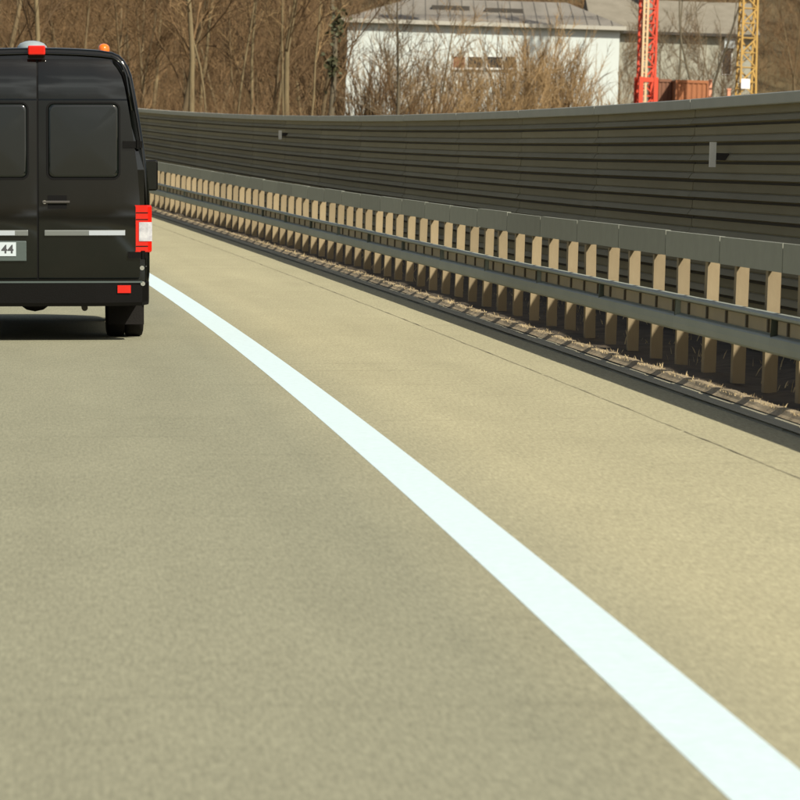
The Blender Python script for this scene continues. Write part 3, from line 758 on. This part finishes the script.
# undergrowth: one mass of brush
def brush():
    mb = MB(); r = random.Random(77)
    for k in range(6500):
        if k < 2600: Y = r.uniform(160, 330); px_ = r.uniform(-70, 375)
        else: Y = r.uniform(328, 460); px_ = r.uniform(-90, 890)
        x, y = at(px_, Y); z = ground_z(x, y); H = r.uniform(1.2, 4.0)
        for e in range(16):
            d = Vector((r.gauss(0,.4), r.gauss(0,.4), 1)).normalized(); p = Vector((x+r.gauss(0,.5), y+r.gauss(0,.5), z-.1)); sd = perp(d, r)*r.uniform(.007,.016)
            q = p+d*H*r.uniform(.5,1); mb.quad(p-sd, p+sd, q)
            for f_ in range(3):
                p5 = p.lerp(q, r.uniform(.3,.95)); d5 = (d+Vector((r.gauss(0,.6), r.gauss(0,.6), .2))).normalized()
                mb.quad(p5-sd*.6, p5+sd*.6, p5+d5*H*r.uniform(.15,.35))
    link('undergrowth', mb.mesh('undergrowth', MT['twig'], fix=False), label='brown leafless undergrowth covering the wooded hillside', cat='undergrowth', kind='stuff')
brush()
# ---------------------------------------------------------------- white hall
def hall():
    Y = 250.0
    pr = pix(620, 27, Y); plft = pix(348, 20, Y)
    zt = pr.z; zb = ground_z(pr.x, Y)-.3; x1 = pr.x; x0 = plft.x; D = 24.0
    M = Matrix.Translation((x1, Y, zb)) @ Matrix.Rotation(math.radians(-3.6), 4, 'Z')
    g = root('industrial_hall', M, 'white industrial hall with grey hipped roof and a strip of small windows behind shrubs', 'building')
    Wd = x1-x0; H = zt-zb
    # cladding panels, each its own sheet
    n = 8; pw = Wd/n
    link('core', MB().box(-Wd+.05, -.05, .06, D-.06, 0, H-.02).mesh('core', MT['white_wall']), None, g)
    pmesh = MB().box(0.006, pw-.006, 0, .07, 0, H).mesh('wall_panel', MT['white_wall'])
    for i in range(n): link('wall_panel', pmesh, Matrix.Translation((-Wd+pw*i, 0, 0)), g)
    link('side_wall', MB().box(-.045, 0.0, .075, D, 0, H).mesh('side_wall', MT['white_wall']), None, g)
    # hipped roof
    ov = .35; rh = 1.75; hip = 3.6
    e = [(-Wd-ov, -ov, H), (ov, -ov, H), (ov, D+ov, H), (-Wd-ov, D+ov, H)]
    rg = [(-Wd+hip, D*.42, H+rh), (-hip*.75, D*.42, H+rh)]
    rb = MB(); rb.v = e+rg+[(a, b, c-.16) for a, b, c in e]
    rb.f = [(0,1,5,4), (1,2,5), (2,3,4,5), (3,0,4), (0,6,7,1), (1,7,8,2), (2,8,9,3), (3,9,6,0), (6,9,8,7)]
    ro = link('roof', rb.mesh('roof', MT['roof_grey']), None, g)
    link('fascia', MB().box(-Wd-ov, ov, -ov-.06, -ov-.003, H-.20, H+.02).mesh('fascia', MT['fascia']), None, ro)
    for i in range(22):                                # raised sheet seams on the slope facing the road
        xx = -Wd+ (Wd-.6)*i/21.+.2
        tt = 1.0
        if xx > -hip*.75: tt = max(.1, (ov-xx)/(hip*.75+ov))
        if xx < -Wd+hip: tt = max(.1, (xx+Wd+ov)/(hip+ov))
        a = Vector((xx, -ov, H+.02)); b = Vector((xx, -ov+(D*.42+ov)*tt*.98, H+rh*tt*.98+.02))
        link('seam', MB().bar(a, b, .035).mesh('seam', MT['roof_grey']), None, ro)
    for xx, yy in ((-Wd*.42, 5.0), (-Wd*.62, 5.5)):    # rooflights
        z = H+rh*(yy+ov)/(D*.42+ov)
        link('rooflight', MB().box(xx-1.1, xx+1.1, yy-.6, yy+.6, z-.12, z+.16).mesh('rooflight', MT['eave']), None, ro)
    ppm = F/250.0
    for i, (a, b) in enumerate(((453,466),(467.5,483),(487,503),(505,517))):
        p0 = pix(a, 68, Y); p1 = pix(b, 56, Y)
        lx0, lx1 = p0.x-x1, p1.x-x1; lz0 = p0.z-zb; lz1 = lz0+.70
        wn = link('window', MB().box(lx0, lx1, -.05, .0-.003, lz0, lz1).mesh('window', MT['frame_white']), None, g)
        link('pane', MB().box(lx0+.03, lx1-.03, -.058, -.052, lz0+.04, lz1-.04).mesh('pane', MT['pane_red' if i == 0 else 'pane']), None, wn)
        link('sill', MB().box(lx0-.03, lx1+.03, -.14, -.003, lz0-.07, lz0-.004).mesh('sill', MT['frame_white']), None, wn)
hall()
def house():
    Y = 312.0
    a = pix(598, 32, Y); b = pix(752, 33, Y); zb = ground_z(a.x, Y)-.3
    M = Matrix.Translation((a.x, Y, zb)); Wd = b.x-a.x; H = a.z-zb; D = 9.0
    g = root('grey_house', M, 'pale grey house with dark eaves between the two crane masts', 'building')
    link('wall', MB().box(0, Wd, 0, D, 0, H).mesh('wall', MT['house_wall']), None, g)
    rb = MB(); ov = .5; rh = 2.6
    rb.v = [(-ov,-ov,H+.15),(Wd+ov,-ov,H+.15),(Wd+ov,D+ov,H+.15),(-ov,D+ov,H+.15),(-ov,D/2,H+rh),(Wd+ov,D/2,H+rh)]
    rb.f = [(0,1,5,4),(2,3,4,5),(0,4,3),(1,2,5),(0,3,2,1)]
    ro = link('roof', rb.mesh('roof', MT['house_roof']), None, g)
    link('eave', MB().box(-ov, Wd+ov, -ov-.08, -.05, H-.05, H+.14).mesh('eave', MT['eave']), None, ro)
    link('chimney', MB().box(Wd*.3, Wd*.3+.7, D*.4, D*.4+.7, H+1.2, H+rh+.9).mesh('chimney', MT['house_wall']), None, ro)
    for px0, px1, py0, py1, m_ in ((722, 731.5, 74, 51, 'pane'),):
        p0 = pix(px0, py0, Y); p1 = pix(px1, py1, Y); lx0 = p0.x-a.x; lx1 = p1.x-a.x; z0 = p0.z-zb; z1 = p1.z-zb
        wn = link('window', MB().box(lx0-.05, lx1+.05, -.06, -.003, z0-.05, z1+.05).mesh('window', MT['frame_white']), None, g)
        link('pane', MB().box(lx0, lx1, -.07, -.062, z0, z1).mesh('pane', MT[m_]), None, wn)
    p0 = pix(724, 48, Y); p1 = pix(735, 38, Y)
    link('blind_box', MB().box(p0.x-a.x, p1.x-a.x, -.3, -.003, p0.z-zb, p1.z-zb).mesh('blind_box', MT['blind']), None, g)
house()
# ---------------------------------------------------------------- crane masts
def mast(px_, Y, wd, H, key, label, ladder=None, base=None, sign=False, taper=1.0):
    p = pix(px_, 100, Y); zb = ground_z(p.x, Y)
    g = root('crane_mast', Matrix.Translation((p.x, Y, zb)) @ Matrix.Rotation(.12, 4, 'Z'), label, 'crane')
    h = wd/2; n = int(H/wd)
    def hw(z): return h*(1+(taper-1)*max(0, 1-z/9.0))
    corner = [(-1,-1),(1,-1),(1,1),(-1,1)]
    for sx, sy_ in corner:
        mb = MB()
        for k in range(8):
            z0, z1 = H*k/8, H*(k+1)/8
            mb.bar((sx*hw(z0), sy_*hw(z0), z0), (sx*hw(z1), sy_*hw(z1), z1), .075 if key == 'crane_red' else .07)
        link('chord', mb.mesh('chord', MT[key]), None, g)
    for i in range(4):
        (ax_, ay), (bx, by) = corner[i], corner[(i+1)%4]; mb = MB()
        for k in range(n):
            z0, z1 = H*k/n, H*(k+1)/n; q0, q1 = hw(z0), hw(z1)
            if k % 2: mb.bar((ax_*q0, ay*q0, z0), (bx*q1, by*q1, z1), .055)
            else: mb.bar((bx*q0, by*q0, z0), (ax_*q1, ay*q1, z1), .042)
            mb.bar((ax_*q1, ay*q1, z1), (bx*q1, by*q1, z1), .038)
        link('lattice', mb.mesh('lattice', MT[key]), None, g)
    if ladder:
        mb = MB()
        for xx in (-.10, .10): mb.box(ladder+xx-.055, ladder+xx+.055, -h-.16, -h-.10, .5, H)
        for k in range(int(H/.3)): mb.box(ladder-.12, ladder+.12, -h-.15, -h-.11, .5+.3*k, .55+.3*k)
        link('ladder', mb.mesh('ladder', MT['crane_cream']), None, g)
    if base:
        mb = MB()
        for sx in (-1, 1): mb.box(sx*h*1.05-.11, sx*h*1.05+.11, -h-.22, -h-.06, 0, base)
        mb.box(-h*1.1, h*1.1, -h-.2, -h-.08, base-.25, base-.02)
        for sx in (-1, 1): mb.box(sx*h*1.05-.11, sx*h*1.05+.11, h+.06, h+.22, 0, base)
        link('base_frame', mb.mesh('base_frame', MT[key]), None, g)
    # jib and counter-jib above
    mb = MB()
    for yy, zz in ((-.5, H), (.5, H), (0, H+.9)): mb.bar((-7, yy, zz), (22, yy, zz), .05)
    for k in range(29): mb.bar((-7+k, -.5, H), (-6.5+k, 0, H+.9), .03); mb.bar((-7+k, .5, H), (-6.5+k, 0, H+.9), .03); mb.bar((-7+k, -.5, H), (-6+k, .5, H), .03)
    link('jib', mb.mesh('jib', MT[key]), None, g)
    link('counterweight', MB().box(-7.2, -5.6, -.6, .6, H-1.2, H).mesh('counterweight', MT['kerb']), None, g)
    if sign:
        q = pix(742, 84, Y); link('sign_plate', MB().box(-.24+q.x-p.x, .24+q.x-p.x, -h*taper-.16, -h*taper-.12, q.z-zb-.26, q.z-zb+.26).mesh('sign_plate', MT['sign_white']), None, g)
mast(645.5, 225, .74, 26, 'crane_red', 'bright red lattice crane mast beside the white hall corner', ladder=-.24, base=6.9)
mast(745.5, 235, .78, 30, 'crane_yellow', 'ochre yellow lattice crane mast with a small white sign', sign=True, taper=1.45)
# ---------------------------------------------------------------- site containers
def container(px0, px1, Y, pyt, key, label):
    a = pix(px0, pyt, Y); b = pix(px1, pyt, Y); zb = ground_z(a.x, Y)-.1; Wd = b.x-a.x; H = a.z-zb
    g = root('site_container', Matrix.Translation((a.x, Y, zb)), label, 'container')
    mb = MB(); n = max(4, int(Wd/.28))
    pts = []
    for k in range(n):
        x0 = .06+(Wd-.12)*k/n; d = (Wd-.12)/n
        pts += [(x0, 0), (x0+d*.35, 0), (x0+d*.5, .03), (x0+d*.85, .03)]
    pts.append((Wd-.06, 0))
    for x_, y_ in pts: mb.v += [(x_, y_, .12), (x_, y_, H-.1)]
    for k in range(len(pts)-1): mb.f.append((2*k, 2*k+2, 2*k+3, 2*k+1))
    i = len(mb.v); mb.box(.06, Wd-.06, .06, 2.4, .12, H-.1)
    link('shell', mb.mesh('shell', MT[key], fix=False), None, g)
    fr = MB()
    for x_ in (0, Wd-.1): fr.box(x_, x_+.1, -.03, .07, 0, H)
    fr.box(.1, Wd-.1, -.03, .05, H-.14, H); fr.box(.1, Wd-.1, -.03, .05, 0, .15)
    link('frame', fr.mesh('frame', MT[key]), None, g)
    link('roof', MB().box(.0, Wd, .052, 2.45, H-.09, H+.02).mesh('roof', MT[key]), None, g)
container(676, 709, 240, 80, 'container', 'rusty orange site container between the two crane masts')
container(652.5, 672, 242, 79, 'container_b', 'brown site container right beside the red crane mast')
def short_post(px_, Y, pyt, label):
    p = pix(px_, pyt, Y); zb = ground_z(p.x, Y)
    g = root('site_post', Matrix.Translation((p.x, Y, zb)), label, 'post')
    link('shaft', MB().box(-.08, .08, -.08, .08, 0, p.z-zb).mesh('shaft', MT['pink_post']), None, g)
    link('head', MB().box(-.11, .11, -.11, .11, p.z-zb, p.z-zb+.08).mesh('head', MT['pink_post']), None, g)
short_post(710.5, 238, 81, 'salmon pink post at the right end of the rusty container')
short_post(729, 239, 90, 'short salmon post at the foot of the grey house')
